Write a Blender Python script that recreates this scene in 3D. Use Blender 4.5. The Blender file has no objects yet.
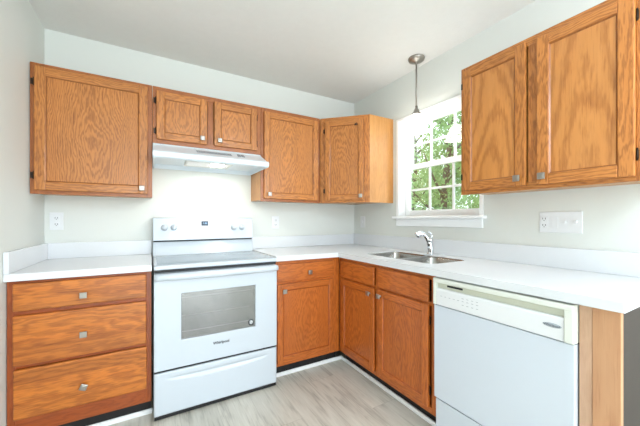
import bpy, bmesh, math, random
from mathutils import Vector, Matrix
random.seed(7)
S = bpy.context.scene
COL = S.collection
R = math.radians
PI = math.pi

# ------------------------------------------------------------------ camera
cam_d = bpy.data.cameras.new('camera')
cam = bpy.data.objects.new('camera', cam_d); COL.objects.link(cam)
cam.location = (-1.942, -2.589, 1.176)
cam.rotation_euler = (R(90), 0, R(-29.761))
cam_d.sensor_fit = 'HORIZONTAL'; cam_d.sensor_width = 36.0
cam_d.lens = 292.613 / 640 * 36.0
cam_d.shift_x = (320 - 317.724) / 640
cam_d.shift_y = (219.701 - 213) / 640
cam_d.clip_start = 0.05
S.camera = cam

# ------------------------------------------------------------------ world and light
S.view_settings.view_transform = 'Standard'; S.view_settings.look = 'None'
S.view_settings.gamma = 1.0; S.view_settings.use_curve_mapping = False
S.view_settings.exposure = 0.10
w = bpy.data.worlds.new('world'); S.world = w; w.use_nodes = True
bg = w.node_tree.nodes['Background']
bg.inputs[0].default_value = (0.86, 0.94, 1.0, 1); bg.inputs[1].default_value = 3.0

def area(name, loc, rot, sx, sy, power, col):
    l = bpy.data.lights.new(name, 'AREA'); l.shape = 'RECTANGLE'; l.size = sx; l.size_y = sy
    l.energy = power; l.color = col
    o = bpy.data.objects.new(name, l); COL.objects.link(o); o.location = loc; o.rotation_euler = rot
    return o
# hood lamp, then two added fill lights in unseen openings behind the camera
area('hood_lamp', (-1.51, -.30, 1.570), (0, 0, 0), .10, .08, 1.2, (1.0, .96, .88))
area('side_fill_light', (.06, -4.0, 1.5), (0, R(90), 0), 1.1, 1.5, 36, (0.87, 0.93, 1.0))  # added fill to brighten the left wall, set in a made-up unseen window
area('rear_fill_light', (-1.35, -5.9, 1.15), (R(90), 0, 0), 2.2, 2.1, 46, (0.84, 0.93, 1.0))  # added soft fill standing in the unseen rear opening

# ------------------------------------------------------------------ materials
def newmat(name):
    m = bpy.data.materials.new(name); m.use_nodes = True
    nt = m.node_tree; return m, nt, nt.nodes['Principled BSDF']
def lin(c):
    return tuple(((v/255)/12.92 if v/255 <= .04045 else ((v/255+.055)/1.055)**2.4) for v in c) + (1,)
def N(nt, t, **k):
    n = nt.nodes.new(t)
    for a, b in k.items(): setattr(n, a, b)
    return n
def L(nt, a, b): nt.links.new(a, b)
def math_(nt, op, a, b=None):
    n = N(nt, 'ShaderNodeMath', operation=op)
    for i, v in enumerate((a, b)):
        if v is None: continue
        if isinstance(v, (int, float)): n.inputs[i].default_value = v
        else: L(nt, v, n.inputs[i])
    return n.outputs[0]

def plain(name, rgb, rough=.4, metal=0., noise=0., nscale=8., bump=0., bscale=60., coat=0., spec=.5):
    m, nt, b = newmat(name)
    b.inputs['Roughness'].default_value = rough; b.inputs['Metallic'].default_value = metal
    b.inputs['Coat Weight'].default_value = coat; b.inputs['Specular IOR Level'].default_value = spec
    tc = N(nt, 'ShaderNodeTexCoord')
    nz = N(nt, 'ShaderNodeTexNoise'); nz.inputs['Scale'].default_value = nscale; nz.inputs['Detail'].default_value = 4
    L(nt, tc.outputs['Object'], nz.inputs['Vector'])
    mx = N(nt, 'ShaderNodeMix', data_type='RGBA')
    c = lin(rgb)
    mx.inputs[6].default_value = tuple(v*(1-noise) for v in c[:3]) + (1,)
    mx.inputs[7].default_value = tuple(min(1, v*(1+noise)) for v in c[:3]) + (1,)
    L(nt, nz.outputs['Fac'], mx.inputs[0]); L(nt, mx.outputs[2], b.inputs['Base Color'])
    if bump:
        n2 = N(nt, 'ShaderNodeTexNoise'); n2.inputs['Scale'].default_value = bscale; n2.inputs['Detail'].default_value = 3
        L(nt, tc.outputs['Object'], n2.inputs['Vector'])
        bp = N(nt, 'ShaderNodeBump'); bp.inputs['Strength'].default_value = bump; bp.inputs['Distance'].default_value = .004
        L(nt, n2.outputs['Fac'], bp.inputs['Height']); L(nt, bp.outputs['Normal'], b.inputs['Normal'])
    return m

def emis(name, rgb, strength, base=(240, 240, 240)):
    m, nt, b = newmat(name)
    b.inputs['Base Color'].default_value = lin(base)
    b.inputs['Emission Color'].default_value = lin(rgb); b.inputs['Emission Strength'].default_value = strength
    b.inputs['Roughness'].default_value = .3
    return m

def wood(name, light, mid, dark, horiz=False, arch=1.0, planks=0., rough=.38, fine=1.0, freq=1.0, coat=.22, mirror=True):
    """oak: cathedral arches in the middle of a board, straight grain at its sides, short dark pores"""
    m, nt, b = newmat(name)
    tc = N(nt, 'ShaderNodeTexCoord'); oi = N(nt, 'ShaderNodeObjectInfo')
    sp = N(nt, 'ShaderNodeSeparateXYZ'); L(nt, tc.outputs['Object'], sp.inputs[0])
    u = math_(nt, 'ADD', sp.outputs[0], sp.outputs[1]); v = sp.outputs[2]
    if horiz: u, v = v, u
    rnd = oi.outputs['Random']
    cell = None
    if planks:
        q = math_(nt, 'FLOOR', math_(nt, 'ADD', math_(nt, 'DIVIDE', u, planks), math_(nt, 'MULTIPLY', rnd, 3.)))
        wn = N(nt, 'ShaderNodeTexWhiteNoise', noise_dimensions='2D')
        cb = N(nt, 'ShaderNodeCombineXYZ'); L(nt, q, cb.inputs[0]); L(nt, rnd, cb.inputs[1]); L(nt, cb.outputs[0], wn.inputs['Vector'])
        cell = wn.outputs['Value']
    off = math_(nt, 'MULTIPLY', rnd, 37.)
    if cell: off = math_(nt, 'ADD', off, math_(nt, 'MULTIPLY', cell, 19.))
    u0 = math_(nt, 'ADD', u, math_(nt, 'MULTIPLY', math_(nt, 'SUBTRACT', rnd, .5), .08))
    def nv(su, sv, det, o=0., dist=0.):
        c = N(nt, 'ShaderNodeCombineXYZ'); L(nt, math_(nt, 'MULTIPLY', u, su), c.inputs[0]); L(nt, math_(nt, 'MULTIPLY', v, sv), c.inputs[1])
        L(nt, math_(nt, 'ADD', off, o), c.inputs[2])
        n = N(nt, 'ShaderNodeTexNoise'); n.inputs['Scale'].default_value = 1.; n.inputs['Detail'].default_value = det; n.inputs['Distortion'].default_value = dist
        L(nt, c.outputs[0], n.inputs['Vector']); return math_(nt, 'SUBTRACT', n.outputs['Fac'], .5)
    # slow warp, then finer ragged warp along the grain
    warp = math_(nt, 'MULTIPLY', nv(5., 1.3, 1.), 1.0)
    warp = math_(nt, 'ADD', warp, math_(nt, 'MULTIPLY', nv(18., 6., 2., 3.), .26))
    warp = math_(nt, 'ADD', warp, math_(nt, 'MULTIPLY', nv(120., 16., 2., 7.), .15))
    uu = math_(nt, 'MULTIPLY', u0, u0)
    f = math_(nt, 'ADD', math_(nt, 'MULTIPLY', uu, 30. * arch), math_(nt, 'MULTIPLY', (math_(nt, 'ABSOLUTE', math_(nt, 'ADD', v, .03)) if mirror else math_(nt, 'MULTIPLY', v, .8)), 1.0 * arch))
    f = math_(nt, 'ADD', f, warp)
    f = math_(nt, 'ADD', f, math_(nt, 'MULTIPLY', u, 1.2))
    s = math_(nt, 'SINE', math_(nt, 'MULTIPLY', f, 70. * freq))
    s = math_(nt, 'ADD', math_(nt, 'MULTIPLY', s, .5), .5)
    s = math_(nt, 'POWER', s, 1.6 if not planks else 1.0)
    # pores
    c2 = N(nt, 'ShaderNodeCombineXYZ'); L(nt, math_(nt, 'MULTIPLY', u, 330.), c2.inputs[0]); L(nt, math_(nt, 'MULTIPLY', v, 9.), c2.inputs[1]); L(nt, off, c2.inputs[2])
    n2 = N(nt, 'ShaderNodeTexNoise'); n2.inputs['Scale'].default_value = 1.; n2.inputs['Detail'].default_value = 3.
    L(nt, c2.outputs[0], n2.inputs['Vector'])
    c3 = N(nt, 'ShaderNodeCombineXYZ'); L(nt, math_(nt, 'MULTIPLY', u, 45.), c3.inputs[0]); L(nt, math_(nt, 'MULTIPLY', v, 1.6), c3.inputs[1]); L(nt, off, c3.inputs[2])
    n3 = N(nt, 'ShaderNodeTexNoise'); n3.inputs['Scale'].default_value = 1.; n3.inputs['Detail'].default_value = 3.
    L(nt, c3.outputs[0], n3.inputs['Vector'])
    r1 = N(nt, 'ShaderNodeMix', data_type='RGBA')
    r1.inputs[6].default_value = lin(mid); r1.inputs[7].default_value = lin(light)
    L(nt, n3.outputs['Fac'], r1.inputs[0])
    tot = math_(nt, 'MULTIPLY', math_(nt, 'MULTIPLY', s, math_(nt, 'ADD', n2.outputs['Fac'], .25)), .62 * fine)
    pr = math_(nt, 'MULTIPLY', math_(nt, 'MAXIMUM', math_(nt, 'SUBTRACT', n2.outputs['Fac'], .56), 0.), 1.6)
    tot = math_(nt, 'MINIMUM', math_(nt, 'ADD', tot, pr), 1.)
    r2 = N(nt, 'ShaderNodeMix', data_type='RGBA'); L(nt, tot, r2.inputs[0])
    L(nt, r1.outputs[2], r2.inputs[6]); r2.inputs[7].default_value = lin(dark)
    # board to board variation
    hs = N(nt, 'ShaderNodeHueSaturation')
    var = math_(nt, 'ADD', .95, math_(nt, 'MULTIPLY', rnd, .10))
    if cell: var = math_(nt, 'ADD', math_(nt, 'MULTIPLY', cell, .30), .85)
    var = math_(nt, 'ADD', var, math_(nt, 'MULTIPLY', nv(9., 3., 3., 11.), .34))
    hs.inputs['Saturation'].default_value = 1.05
    L(nt, var, hs.inputs['Value']); L(nt, r2.outputs[2], hs.inputs['Color'])
    L(nt, hs.outputs[0], b.inputs['Base Color'])
    b.inputs['Roughness'].default_value = rough
    b.inputs['Coat Weight'].default_value = coat; b.inputs['Coat Roughness'].default_value = .12
    bp = N(nt, 'ShaderNodeBump'); bp.inputs['Strength'].default_value = .12; bp.inputs['Distance'].default_value = .001
    L(nt, math_(nt, 'MULTIPLY', tot, -1.), bp.inputs['Height']); L(nt, bp.outputs['Normal'], b.inputs['Normal'])
    return m

UP = dict(light=(206, 140, 82), mid=(188, 120, 66), dark=(122, 66, 32), fine=1.1)
LO = dict(light=(206, 122, 66), mid=(184, 102, 54), dark=(132, 60, 26), fine=.95)
M = {}
M['up_panel'] = wood('honey_oak_cathedral', **UP)
M['up_flame'] = wood('honey_oak_broad_flame', light=(216, 152, 92), mid=(200, 132, 74), dark=(150, 88, 44), fine=1.1, freq=.36, mirror=False, coat=.4, rough=.3)
M['up_dark_v'] = wood('honey_oak_aged_stile', light=(178, 112, 66), mid=(164, 98, 56), dark=(122, 68, 36), arch=.25)
M['up_dark_h'] = wood('honey_oak_aged_rail', light=(178, 112, 66), mid=(164, 98, 56), dark=(122, 68, 36), arch=.25, horiz=True)
M['up_v'] = wood('honey_oak_stile', arch=.25, **UP)
M['up_h'] = wood('honey_oak_rail', arch=.25, horiz=True, **UP)
M['up_side'] = wood('honey_oak_side_veneer', light=(206, 154, 98), mid=(190, 134, 80), dark=(164, 104, 58), arch=.12, fine=.5)
M['up_g'] = wood('honey_oak_stained_moulding', light=(164, 104, 58), mid=(150, 92, 50), dark=(120, 70, 38), arch=.2)
M['lo_g'] = wood('red_oak_stained_moulding', light=(172, 90, 44), mid=(156, 78, 36), dark=(120, 56, 26), arch=.2)
M['lo_panel'] = wood('red_oak_cathedral', **LO)
M['lo_v'] = wood('red_oak_stile', arch=.25, **LO)
M['lo_h'] = wood('red_oak_rail', arch=.25, horiz=True, **LO)
M['lo_frame_v'] = wood('red_oak_dark_stile', light=(164, 86, 46), mid=(150, 74, 38), dark=(116, 54, 26), arch=.2)
M['lo_frame_h'] = wood('red_oak_dark_rail', light=(164, 86, 46), mid=(150, 74, 38), dark=(116, 54, 26), arch=.2, horiz=True)
M['plank_h'] = wood('glued_oak_boards', light=(208, 132, 68), mid=(176, 98, 46), dark=(112, 54, 24), arch=.3, horiz=True, planks=.062, fine=1.0, freq=.7)
M['post_a'] = wood('pale_filler_wood', light=(212, 176, 148), mid=(200, 160, 132), dark=(180, 140, 112), arch=.05, fine=.4, rough=.5, coat=0)
M['post_b'] = wood('natural_alder_board', light=(206, 162, 126), mid=(188, 138, 102), dark=(158, 102, 70), arch=.5, fine=.9, freq=.22, mirror=False, rough=.5, coat=0)
M['post_side'] = wood('dark_grey_brown_board', light=(58, 45, 36), mid=(52, 40, 32), dark=(44, 34, 27), arch=.05, fine=.4, rough=.5, coat=0)  # dark grey-brown tone with faint grain for the side board
M['wall'] = plain('pale_grey_green_paint', (226, 229, 224), .6, noise=.012, nscale=3, bump=.08, bscale=180)
M['ceil'] = plain('ceiling_paint', (236, 237, 235), .8, noise=.02, nscale=20, bump=.5, bscale=90)
M['trim'] = plain('white_trim_paint', (250, 252, 253), .35)
M['counter'] = plain('white_quartz', (228, 231, 234), .22, noise=.012, nscale=60)
M['white'] = plain('white_enamel', (202, 210, 218), .22, coat=.3)
M['white_dw'] = plain('white_dishwasher_enamel', (214, 222, 232), .25, coat=.2)
M['white_hood'] = plain('white_hood_enamel', (236, 246, 252), .3)
M['cream'] = plain('cream_white_plastic', (232, 236, 226), .3)
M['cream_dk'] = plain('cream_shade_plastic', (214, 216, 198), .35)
M['cooktop'] = plain('grey_glass_cooktop', (150, 164, 172), .12, noise=.05, nscale=200)
M['black'] = plain('black_rubber', (14, 14, 16), .5)
M['toe'] = plain('black_toe_board', (20, 18, 18), .6)
M['chrome'] = plain('chrome', (225, 228, 232), .08, 1.0)
M['nickel'] = plain('brushed_nickel', (168, 163, 156), .32, 1.0, noise=.05, nscale=60)
M['steel'] = plain('brushed_steel', (158, 156, 152), .24, 1.0, noise=.06, nscale=30)
M['badge'] = plain('silver_badge', (176, 184, 192), .35, .2)
M['hinge'] = plain('dark_bronze', (52, 40, 32), .4, .7)
M['plate'] = plain('white_plate_plastic', (236, 238, 240), .3)
M['slot'] = plain('dark_slot', (40, 40, 42), .6)
M['greymark'] = plain('grey_print', (150, 156, 162), .5)
M['darkmark'] = plain('dark_print', (44, 48, 54), .4)
M['display'] = plain('display_glass', (26, 44, 62), .15)
M['digit'] = emis('display_digits', (150, 200, 235), .7, (120, 160, 200))
M['cavity'] = plain('oven_cavity_enamel', (112, 112, 112), .5, noise=.2, nscale=30)
M['rack'] = plain('oven_rack_steel', (214, 214, 210), .3, .3)
M['filter'] = plain('hood_filter_mesh', (186, 190, 190), .4, .5, noise=.1, nscale=200)
M['lens'] = emis('hood_lamp_lens', (255, 250, 240), .1)
M['hoodbulb'] = emis('hood_lamp_bulb', (255, 246, 228), 60.)
M['diffuser'] = emis('pendant', (255, 248, 234), 1.)
M['lensframe'] = plain('hood_lens_plastic', (228, 230, 226), .3)
M['opal'] = emis('opal_glass_shade', (255, 252, 246), 13)
M['globe'] = emis('fill_globe_glow', (226, 240, 255), 22.)  # glow of the added globes behind the camera
M['bulb'] = emis('lamp_bulb', (255, 244, 220), 12.)
M['grass'] = plain('grass', (96, 128, 56), .9, noise=.4, nscale=3, bump=.5, bscale=20)
M['bark'] = plain('bark', (104, 92, 78), .9, noise=.3, nscale=14, bump=.6, bscale=20)
def leafmat(n, c):
    m, nt, b = newmat(n)
    oi = N(nt, 'ShaderNodeObjectInfo'); tc = N(nt, 'ShaderNodeTexCoord')
    nz = N(nt, 'ShaderNodeTexNoise'); nz.inputs['Scale'].default_value = 1.3; L(nt, tc.outputs['Object'], nz.inputs['Vector'])
    mx = N(nt, 'ShaderNodeMix', data_type='RGBA'); mx.inputs[6].default_value = lin(tuple(v*.72 for v in c)); mx.inputs[7].default_value = lin(tuple(min(255, v*1.22) for v in c))
    L(nt, nz.outputs['Fac'], mx.inputs[0]); L(nt, mx.outputs[2], b.inputs['Base Color']); b.inputs['Roughness'].default_value = .6
    tr = N(nt, 'ShaderNodeBsdfTranslucent'); L(nt, mx.outputs[2], tr.inputs[0])
    ms = N(nt, 'ShaderNodeMixShader'); ms.inputs[0].default_value = .45
    L(nt, b.outputs[0], ms.inputs[1]); L(nt, tr.outputs[0], ms.inputs[2])
    L(nt, ms.outputs[0], nt.nodes['Material Output'].inputs['Surface'])
    return m
LEAF = [leafmat('leaf_green', (150, 174, 118)), leafmat('leaf_pale', (178, 196, 150)), leafmat('leaf_grey_green', (142, 164, 134))]

def glass(name, refl, tint, rough=0.0):
    m, nt, b = newmat(name); nt.nodes.remove(b)
    t = N(nt, 'ShaderNodeBsdfTransparent'); t.inputs[0].default_value = tint
    g = N(nt, 'ShaderNodeBsdfGlossy'); g.inputs['Roughness'].default_value = rough
    mx = N(nt, 'ShaderNodeMixShader'); fr = N(nt, 'ShaderNodeFresnel'); fr.inputs[0].default_value = 1.5
    ge = N(nt, 'ShaderNodeNewGeometry')
    L(nt, math_(nt, 'ADD', math_(nt, 'MULTIPLY', fr.outputs[0], math_(nt, 'SUBTRACT', 1., ge.outputs['Backfacing'])), refl), mx.inputs[0]); L(nt, t.outputs[0], mx.inputs[1]); L(nt, g.outputs[0], mx.inputs[2])
    L(nt, mx.outputs[0], nt.nodes['Material Output'].inputs['Surface'])
    return m
M['glass'] = glass('window_glass', .03, (.97, .99, .98, 1))
M['ovenglass'] = glass('oven_door_glass', .17, (.78, .78, .78, 1), .05)

def floor_mat():
    m, nt, b = newmat('grey_beige_vinyl_planks')
    tc = N(nt, 'ShaderNodeTexCoord'); sp = N(nt, 'ShaderNodeSeparateXYZ'); L(nt, tc.outputs['Object'], sp.inputs[0])
    W = .21; LEN = 1.22
    xs = math_(nt, 'DIVIDE', math_(nt, 'ADD', sp.outputs[0], 21.093), W)
    ix = math_(nt, 'FLOOR', xs); fx = math_(nt, 'FRACT', xs)
    ys = math_(nt, 'ADD', math_(nt, 'DIVIDE', math_(nt, 'ADD', sp.outputs[1], 20.), LEN), math_(nt, 'MULTIPLY', ix, .37))
    iy = math_(nt, 'FLOOR', ys); fy = math_(nt, 'FRACT', ys)
    cb = N(nt, 'ShaderNodeCombineXYZ'); L(nt, ix, cb.inputs[0]); L(nt, iy, cb.inputs[1])
    wn = N(nt, 'ShaderNodeTexWhiteNoise', noise_dimensions='2D'); L(nt, cb.outputs[0], wn.inputs['Vector'])
    off = math_(nt, 'MULTIPLY', wn.outputs['Value'], 31.)
    def nz(sx, sy, det):
        c = N(nt, 'ShaderNodeCombineXYZ'); L(nt, math_(nt, 'MULTIPLY', sp.outputs[0], sx), c.inputs[0]); L(nt, math_(nt, 'MULTIPLY', sp.outputs[1], sy), c.inputs[1]); L(nt, off, c.inputs[2])
        n = N(nt, 'ShaderNodeTexNoise'); n.inputs['Scale'].default_value = 1; n.inputs['Detail'].default_value = det; n.inputs['Distortion'].default_value = .8
        L(nt, c.outputs[0], n.inputs['Vector']); return n.outputs['Fac']
    a = nz(14, 2.2, 4); c = nz(90, 5, 3)
    cr = N(nt, 'ShaderNodeValToRGB')
    e = cr.color_ramp.elements
    e[0].position = .28; e[0].color = lin((150, 145, 134)); e[1].position = .75; e[1].color = lin((232, 229, 219))
    e2 = cr.color_ramp.elements.new(.48); e2.color = lin((210, 206, 194))
    fac = math_(nt, 'ADD', math_(nt, 'MULTIPLY', a, .62), math_(nt, 'MULTIPLY', c, .38))
    L(nt, fac, cr.inputs[0])
    hs = N(nt, 'ShaderNodeHueSaturation'); L(nt, math_(nt, 'ADD', .91, math_(nt, 'MULTIPLY', wn.outputs['Value'], .16)), hs.inputs['Value']); L(nt, cr.outputs[0], hs.inputs['Color'])
    ed = math_(nt, 'MULTIPLY', math_(nt, 'MINIMUM', fx, math_(nt, 'SUBTRACT', 1., fx)), W)
    ed2 = math_(nt, 'MULTIPLY', math_(nt, 'MINIMUM', fy, math_(nt, 'SUBTRACT', 1., fy)), LEN)
    ed = math_(nt, 'MINIMUM', ed, ed2)
    gap = math_(nt, 'LESS_THAN', ed, .0016)
    mx = N(nt, 'ShaderNodeMix', data_type='RGBA'); L(nt, math_(nt, 'MULTIPLY', gap, .25), mx.inputs[0]); L(nt, hs.outputs[0], mx.inputs[6]); mx.inputs[7].default_value = lin((120, 110, 98))
    L(nt, mx.outputs[2], b.inputs['Base Color']); b.inputs['Roughness'].default_value = .38
    bp = N(nt, 'ShaderNodeBump'); bp.inputs['Strength'].default_value = .2; bp.inputs['Distance'].default_value = .002
    L(nt, math_(nt, 'SUBTRACT', fac, gap), bp.inputs['Height']); L(nt, bp.outputs['Normal'], b.inputs['Normal'])
    return m
M['floor'] = floor_mat()

# ------------------------------------------------------------------ geometry helpers
def box(bm, x0, x1, y0, y1, z0, z1, bev=0., mi=0, seg=2):
    t = bmesh.new()
    bmesh.ops.create_cube(t, size=1)
    for v in t.verts:
        v.co = Vector((x0 + (v.co.x+.5)*(x1-x0), y0 + (v.co.y+.5)*(y1-y0), z0 + (v.co.z+.5)*(z1-z0)))
    if bev:
        bmesh.ops.bevel(t, geom=list(t.edges), offset=bev, segments=seg, profile=.5, affect='EDGES')
    bmesh.ops.recalc_face_normals(t, faces=t.faces)
    merge(bm, t, mi)
def merge(bm, t, mi=0):
    mp = {}
    for v in t.verts: mp[v] = bm.verts.new(v.co)
    for f in t.faces:
        try:
            g = bm.faces.new([mp[v] for v in f.verts]); g.material_index = mi; g.smooth = f.smooth
        except ValueError: pass
    t.free()
def prism(bm, pts, fn, a, b, mi=0, bev=0.):
    """polygon pts (2-D) extruded from a to b; fn(p, q, t) gives the 3-D point"""
    t = bmesh.new()
    lo = [t.verts.new(fn(p[0], p[1], a)) for p in pts]; hi = [t.verts.new(fn(p[0], p[1], b)) for p in pts]
    t.faces.new(lo); t.faces.new(hi[::-1]); n = len(pts)
    for i in range(n): t.faces.new([lo[i], hi[i], hi[(i+1) % n], lo[(i+1) % n]])
    if bev: bmesh.ops.bevel(t, geom=list(t.edges), offset=bev, segments=2, profile=.5, affect='EDGES')
    bmesh.ops.recalc_face_normals(t, faces=t.faces)
    merge(bm, t, mi)
def lathe(bm, prof, mat4=None, n=32, mi=0, smooth=True):
    """prof: (r, z) list, spun round z, then transformed by mat4"""
    t = bmesh.new(); rings = []
    for r, z in prof:
        if r < 1e-6: rings.append([t.verts.new((0, 0, z))])
        else: rings.append([t.verts.new((r*math.cos(2*PI*k/n), r*math.sin(2*PI*k/n), z)) for k in range(n)])
    for a, b in zip(rings, rings[1:]):
        for k in range(n):
            k2 = (k+1) % n
            if len(a) == 1 and len(b) == 1: continue
            if len(a) == 1: f = t.faces.new([a[0], b[k2], b[k]])
            elif len(b) == 1: f = t.faces.new([a[k], a[k2], b[0]])
            else: f = t.faces.new([a[k], a[k2], b[k2], b[k]])
            f.smooth = smooth
    bmesh.ops.recalc_face_normals(t, faces=t.faces)
    if mat4: bmesh.ops.transform(t, matrix=mat4, verts=t.verts)
    merge(bm, t, mi)
def tube(bm, pts, rad, n=14, mi=0):
    t = bmesh.new(); pts = [Vector(p) for p in pts]; rings = []
    if isinstance(rad, (int, float)): rad = [rad]*len(pts)
    nrm = None
    for i, p in enumerate(pts):
        d = (pts[min(i+1, len(pts)-1)] - pts[max(i-1, 0)]).normalized()
        if nrm is None: nrm = d.orthogonal().normalized()
        nrm = (nrm - d*nrm.dot(d)).normalized(); bn = d.cross(nrm)
        rings.append([t.verts.new(p + (nrm*math.cos(2*PI*k/n) + bn*math.sin(2*PI*k/n))*rad[i]) for k in range(n)])
    for a, b in zip(rings, rings[1:]):
        for k in range(n):
            f = t.faces.new([a[k], a[(k+1) % n], b[(k+1) % n], b[k]]); f.smooth = True
    t.faces.new(rings[0][::-1]); t.faces.new(rings[-1])
    bmesh.ops.recalc_face_normals(t, faces=t.faces)
    merge(bm, t, mi)
def smooth_path(pts, k=6):
    P = [Vector(p) for p in pts]; P = [P[0]*2-P[1]] + P + [P[-1]*2-P[-2]]; out = []
    for i in range(1, len(P)-2):
        for j in range(k):
            t = j/k; a, b, c, d = P[i-1:i+3]
            out.append(.5*((2*b) + (c-a)*t + (2*a-5*b+4*c-d)*t*t + (3*b-a-3*c+d)*t**3))
    out.append(P[-2]); return out
def rrect(x0, x1, y0, y1, r, n=6):
    out = []
    for cx, cy, a0 in ((x1-r, y1-r, 0), (x0+r, y1-r, 90), (x0+r, y0+r, 180), (x1-r, y0+r, 270)):
        for k in range(n+1):
            a = R(a0 + 90*k/n); out.append((cx+r*math.cos(a), cy+r*math.sin(a)))
    return out

OFF = {}
def mk(name, bm, mats, parent=None, label=None, z0=0.):
    """one mesh object; its origin goes to its own centre (or stays at its thing)"""
    me = bpy.data.meshes.new(name)
    lo = Vector((1e9,)*3); hi = -lo
    for v in bm.verts:
        for i in range(3): lo[i] = min(lo[i], v.co[i]); hi[i] = max(hi[i], v.co[i])
    c = (lo+hi)/2
    for v in bm.verts: v.co -= c
    bm.to_mesh(me); bm.free()
    for m in (mats if isinstance(mats, (list, tuple)) else [mats]): me.materials.append(m)
    o = bpy.data.objects.new(name, me); COL.objects.link(o)
    OFF[o.name] = c
    if parent is not None:
        o.parent = parent; o.location = c - OFF[parent.name]
    else: o.location = c
    if label: o['label'] = label
    return o
def thing(name, label, cat, loc, rz=0., group=None):
    o = bpy.data.objects.new(name, None); COL.objects.link(o); o.empty_display_size = .05
    o.location = loc; o.rotation_euler = (0, 0, rz); o['label'] = label; o['category'] = cat
    if group: o['group'] = group
    OFF[o.name] = Vector((0, 0, loc[2]))       # geometry is written with world heights
    return o
def tag(o, label, cat, group=None):
    o['label'] = label; o['category'] = cat
    if group: o['group'] = group
    return o
def struct(o):
    o['kind'] = 'structure'; return o
def bmn(): return bmesh.new()
def text_bm(s, size, fn, fat=0.):
    """flat lettering as a mesh; fn maps (x, y) of the text to 3-D"""
    cu = bpy.data.curves.new('lettering', 'FONT'); cu.body = s; cu.size = size; cu.align_x = 'CENTER'; cu.align_y = 'CENTER'; cu.extrude = .0; cu.offset = fat
    o = bpy.data.objects.new('lettering', cu); COL.objects.link(o)
    bpy.context.view_layer.update()
    me = bpy.data.meshes.new_from_object(o.evaluated_get(bpy.context.evaluated_depsgraph_get()))
    b = bmesh.new(); b.from_mesh(me)
    for v in b.verts: v.co = Vector(fn(v.co.x, v.co.y))
    bpy.data.objects.remove(o); bpy.data.curves.remove(cu); bpy.data.meshes.remove(me)
    return b

# ------------------------------------------------------------------ the room
XL = -2.553; CH = 2.447; YB = -6.0
def slab(name, *a, mat='wall', bev=0):
    b = bmn(); box(b, *a, bev=bev); return struct(mk(name, b, M[mat]))
slab('floor', XL-.15, .15, YB-.15, .15, -.1, 0, mat='floor')
slab('ceiling', XL-.15, .15, YB-.15, .15, CH, CH+.12, mat='ceil')
slab('wall_back', XL-.15, .15, 0, .15, 0, CH)
slab('wall_left', XL-.15, XL, YB, 0, 0, CH)
WY0, WY1, WZ0, WZ1 = -1.425, -.655, 1.205, 2.062       # window opening
b = bmn()
box(b, 0, .15, YB, -4.8, 0, CH); box(b, 0, .15, -4.8, -3.2, 0, .9); box(b, 0, .15, -4.8, -3.2, 2.1, CH); box(b, 0, .15, -3.2, WY0, 0, CH); box(b, 0, .15, WY1, 0, 0, CH)  # the gap toward the rear is a made-up window, added for fill light
box(b, 0, .15, WY0, WY1, 0, WZ0); box(b, 0, .15, WY0, WY1, WZ1, CH)
bmesh.ops.remove_doubles(b, verts=b.verts, dist=1e-5)
struct(mk('wall_right', b, M['wall']))
b = bmn()
box(b, XL, -2.45, YB-.15, YB, 0, CH); box(b, -.25, 0, YB-.15, YB, 0, CH); box(b, -2.45, -.25, YB-.15, YB, 2.2, CH)  # wide unseen opening added to let fill light in
struct(mk('wall_rear', b, M['wall']))

# ------------------------------------------------------------------ window
win = bpy.data.objects.new('window_1', None); COL.objects.link(win); win.location = (0, 0, WZ0); struct(win)
OFF[win.name] = Vector((0, 0, WZ0))
b = bmn()   # jamb liner and slim casing
box(b, -.008, .149, WY1-.012, WY1-.001, WZ0, WZ1-.001); box(b, -.008, .149, WY0+.001, WY0+.012, WZ0, WZ1-.001)
box(b, -.008, .149, WY0+.012, WY1-.012, WZ1-.013, WZ1-.001)
box(b, -.010, -.001, WY1-.012, WY1+.014, WZ0, WZ1+.014, .003); box(b, -.010, -.001, WY0-.014, WY0+.012, WZ0, WZ1+.014, .003)
box(b, -.010, -.001, WY0+.012, WY1-.012, WZ1-.012, WZ1+.014, .003)
mk('window_frame', b, M['trim'], win)
b = bmn()
box(b, -.045, .07, WY0-.035, WY1+.035, WZ0-.022, WZ0, .005)
box(b, -.014, -.001, WY0-.012, WY1+.012, WZ0-.085, WZ0-.022, .004)
mk('window_sill', b, M['trim'], win)
def sash(x0, x1, z0, z1, rb, rt, name, ymun, zmun):
    y0, y1 = WY0+.013, WY1-.013; st = .05
    b = bmn()
    box(b, x0, x1, y0, y0+st, z0, z1, .003); box(b, x0, x1, y1-st, y1, z0, z1, .003)
    box(b, x0, x1, y0+st, y1-st, z0, z0+rb, .003); box(b, x0, x1, y0+st, y1-st, z1-rt, z1, .003)
    xm = (x0+x1)/2
    for ym in ymun: box(b, xm-.008, xm+.008, ym-.009, ym+.009, z0+rb, z1-rt, .003)
    for zm in zmun: box(b, xm-.0075, xm+.0075, y0+st, y1-st, zm-.009, zm+.009, .003)
    s = mk(name, b, M['trim'], win)
    b = bmn(); box(b, xm-.002, xm+.002, y0+st-.004, y1-st+.004, z0+rb-.004, z1-rt+.004)
    mk('pane', b, M['glass'], s)
sash(.072, .102, WZ0+.001, 1.662, .052, .045, 'lower_sash', (-.932, -1.152), (1.437,))
sash(.108, .138, 1.625, WZ1-.014, .045, .035, 'upper_sash', (-.918, -1.140), (1.842,))

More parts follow.
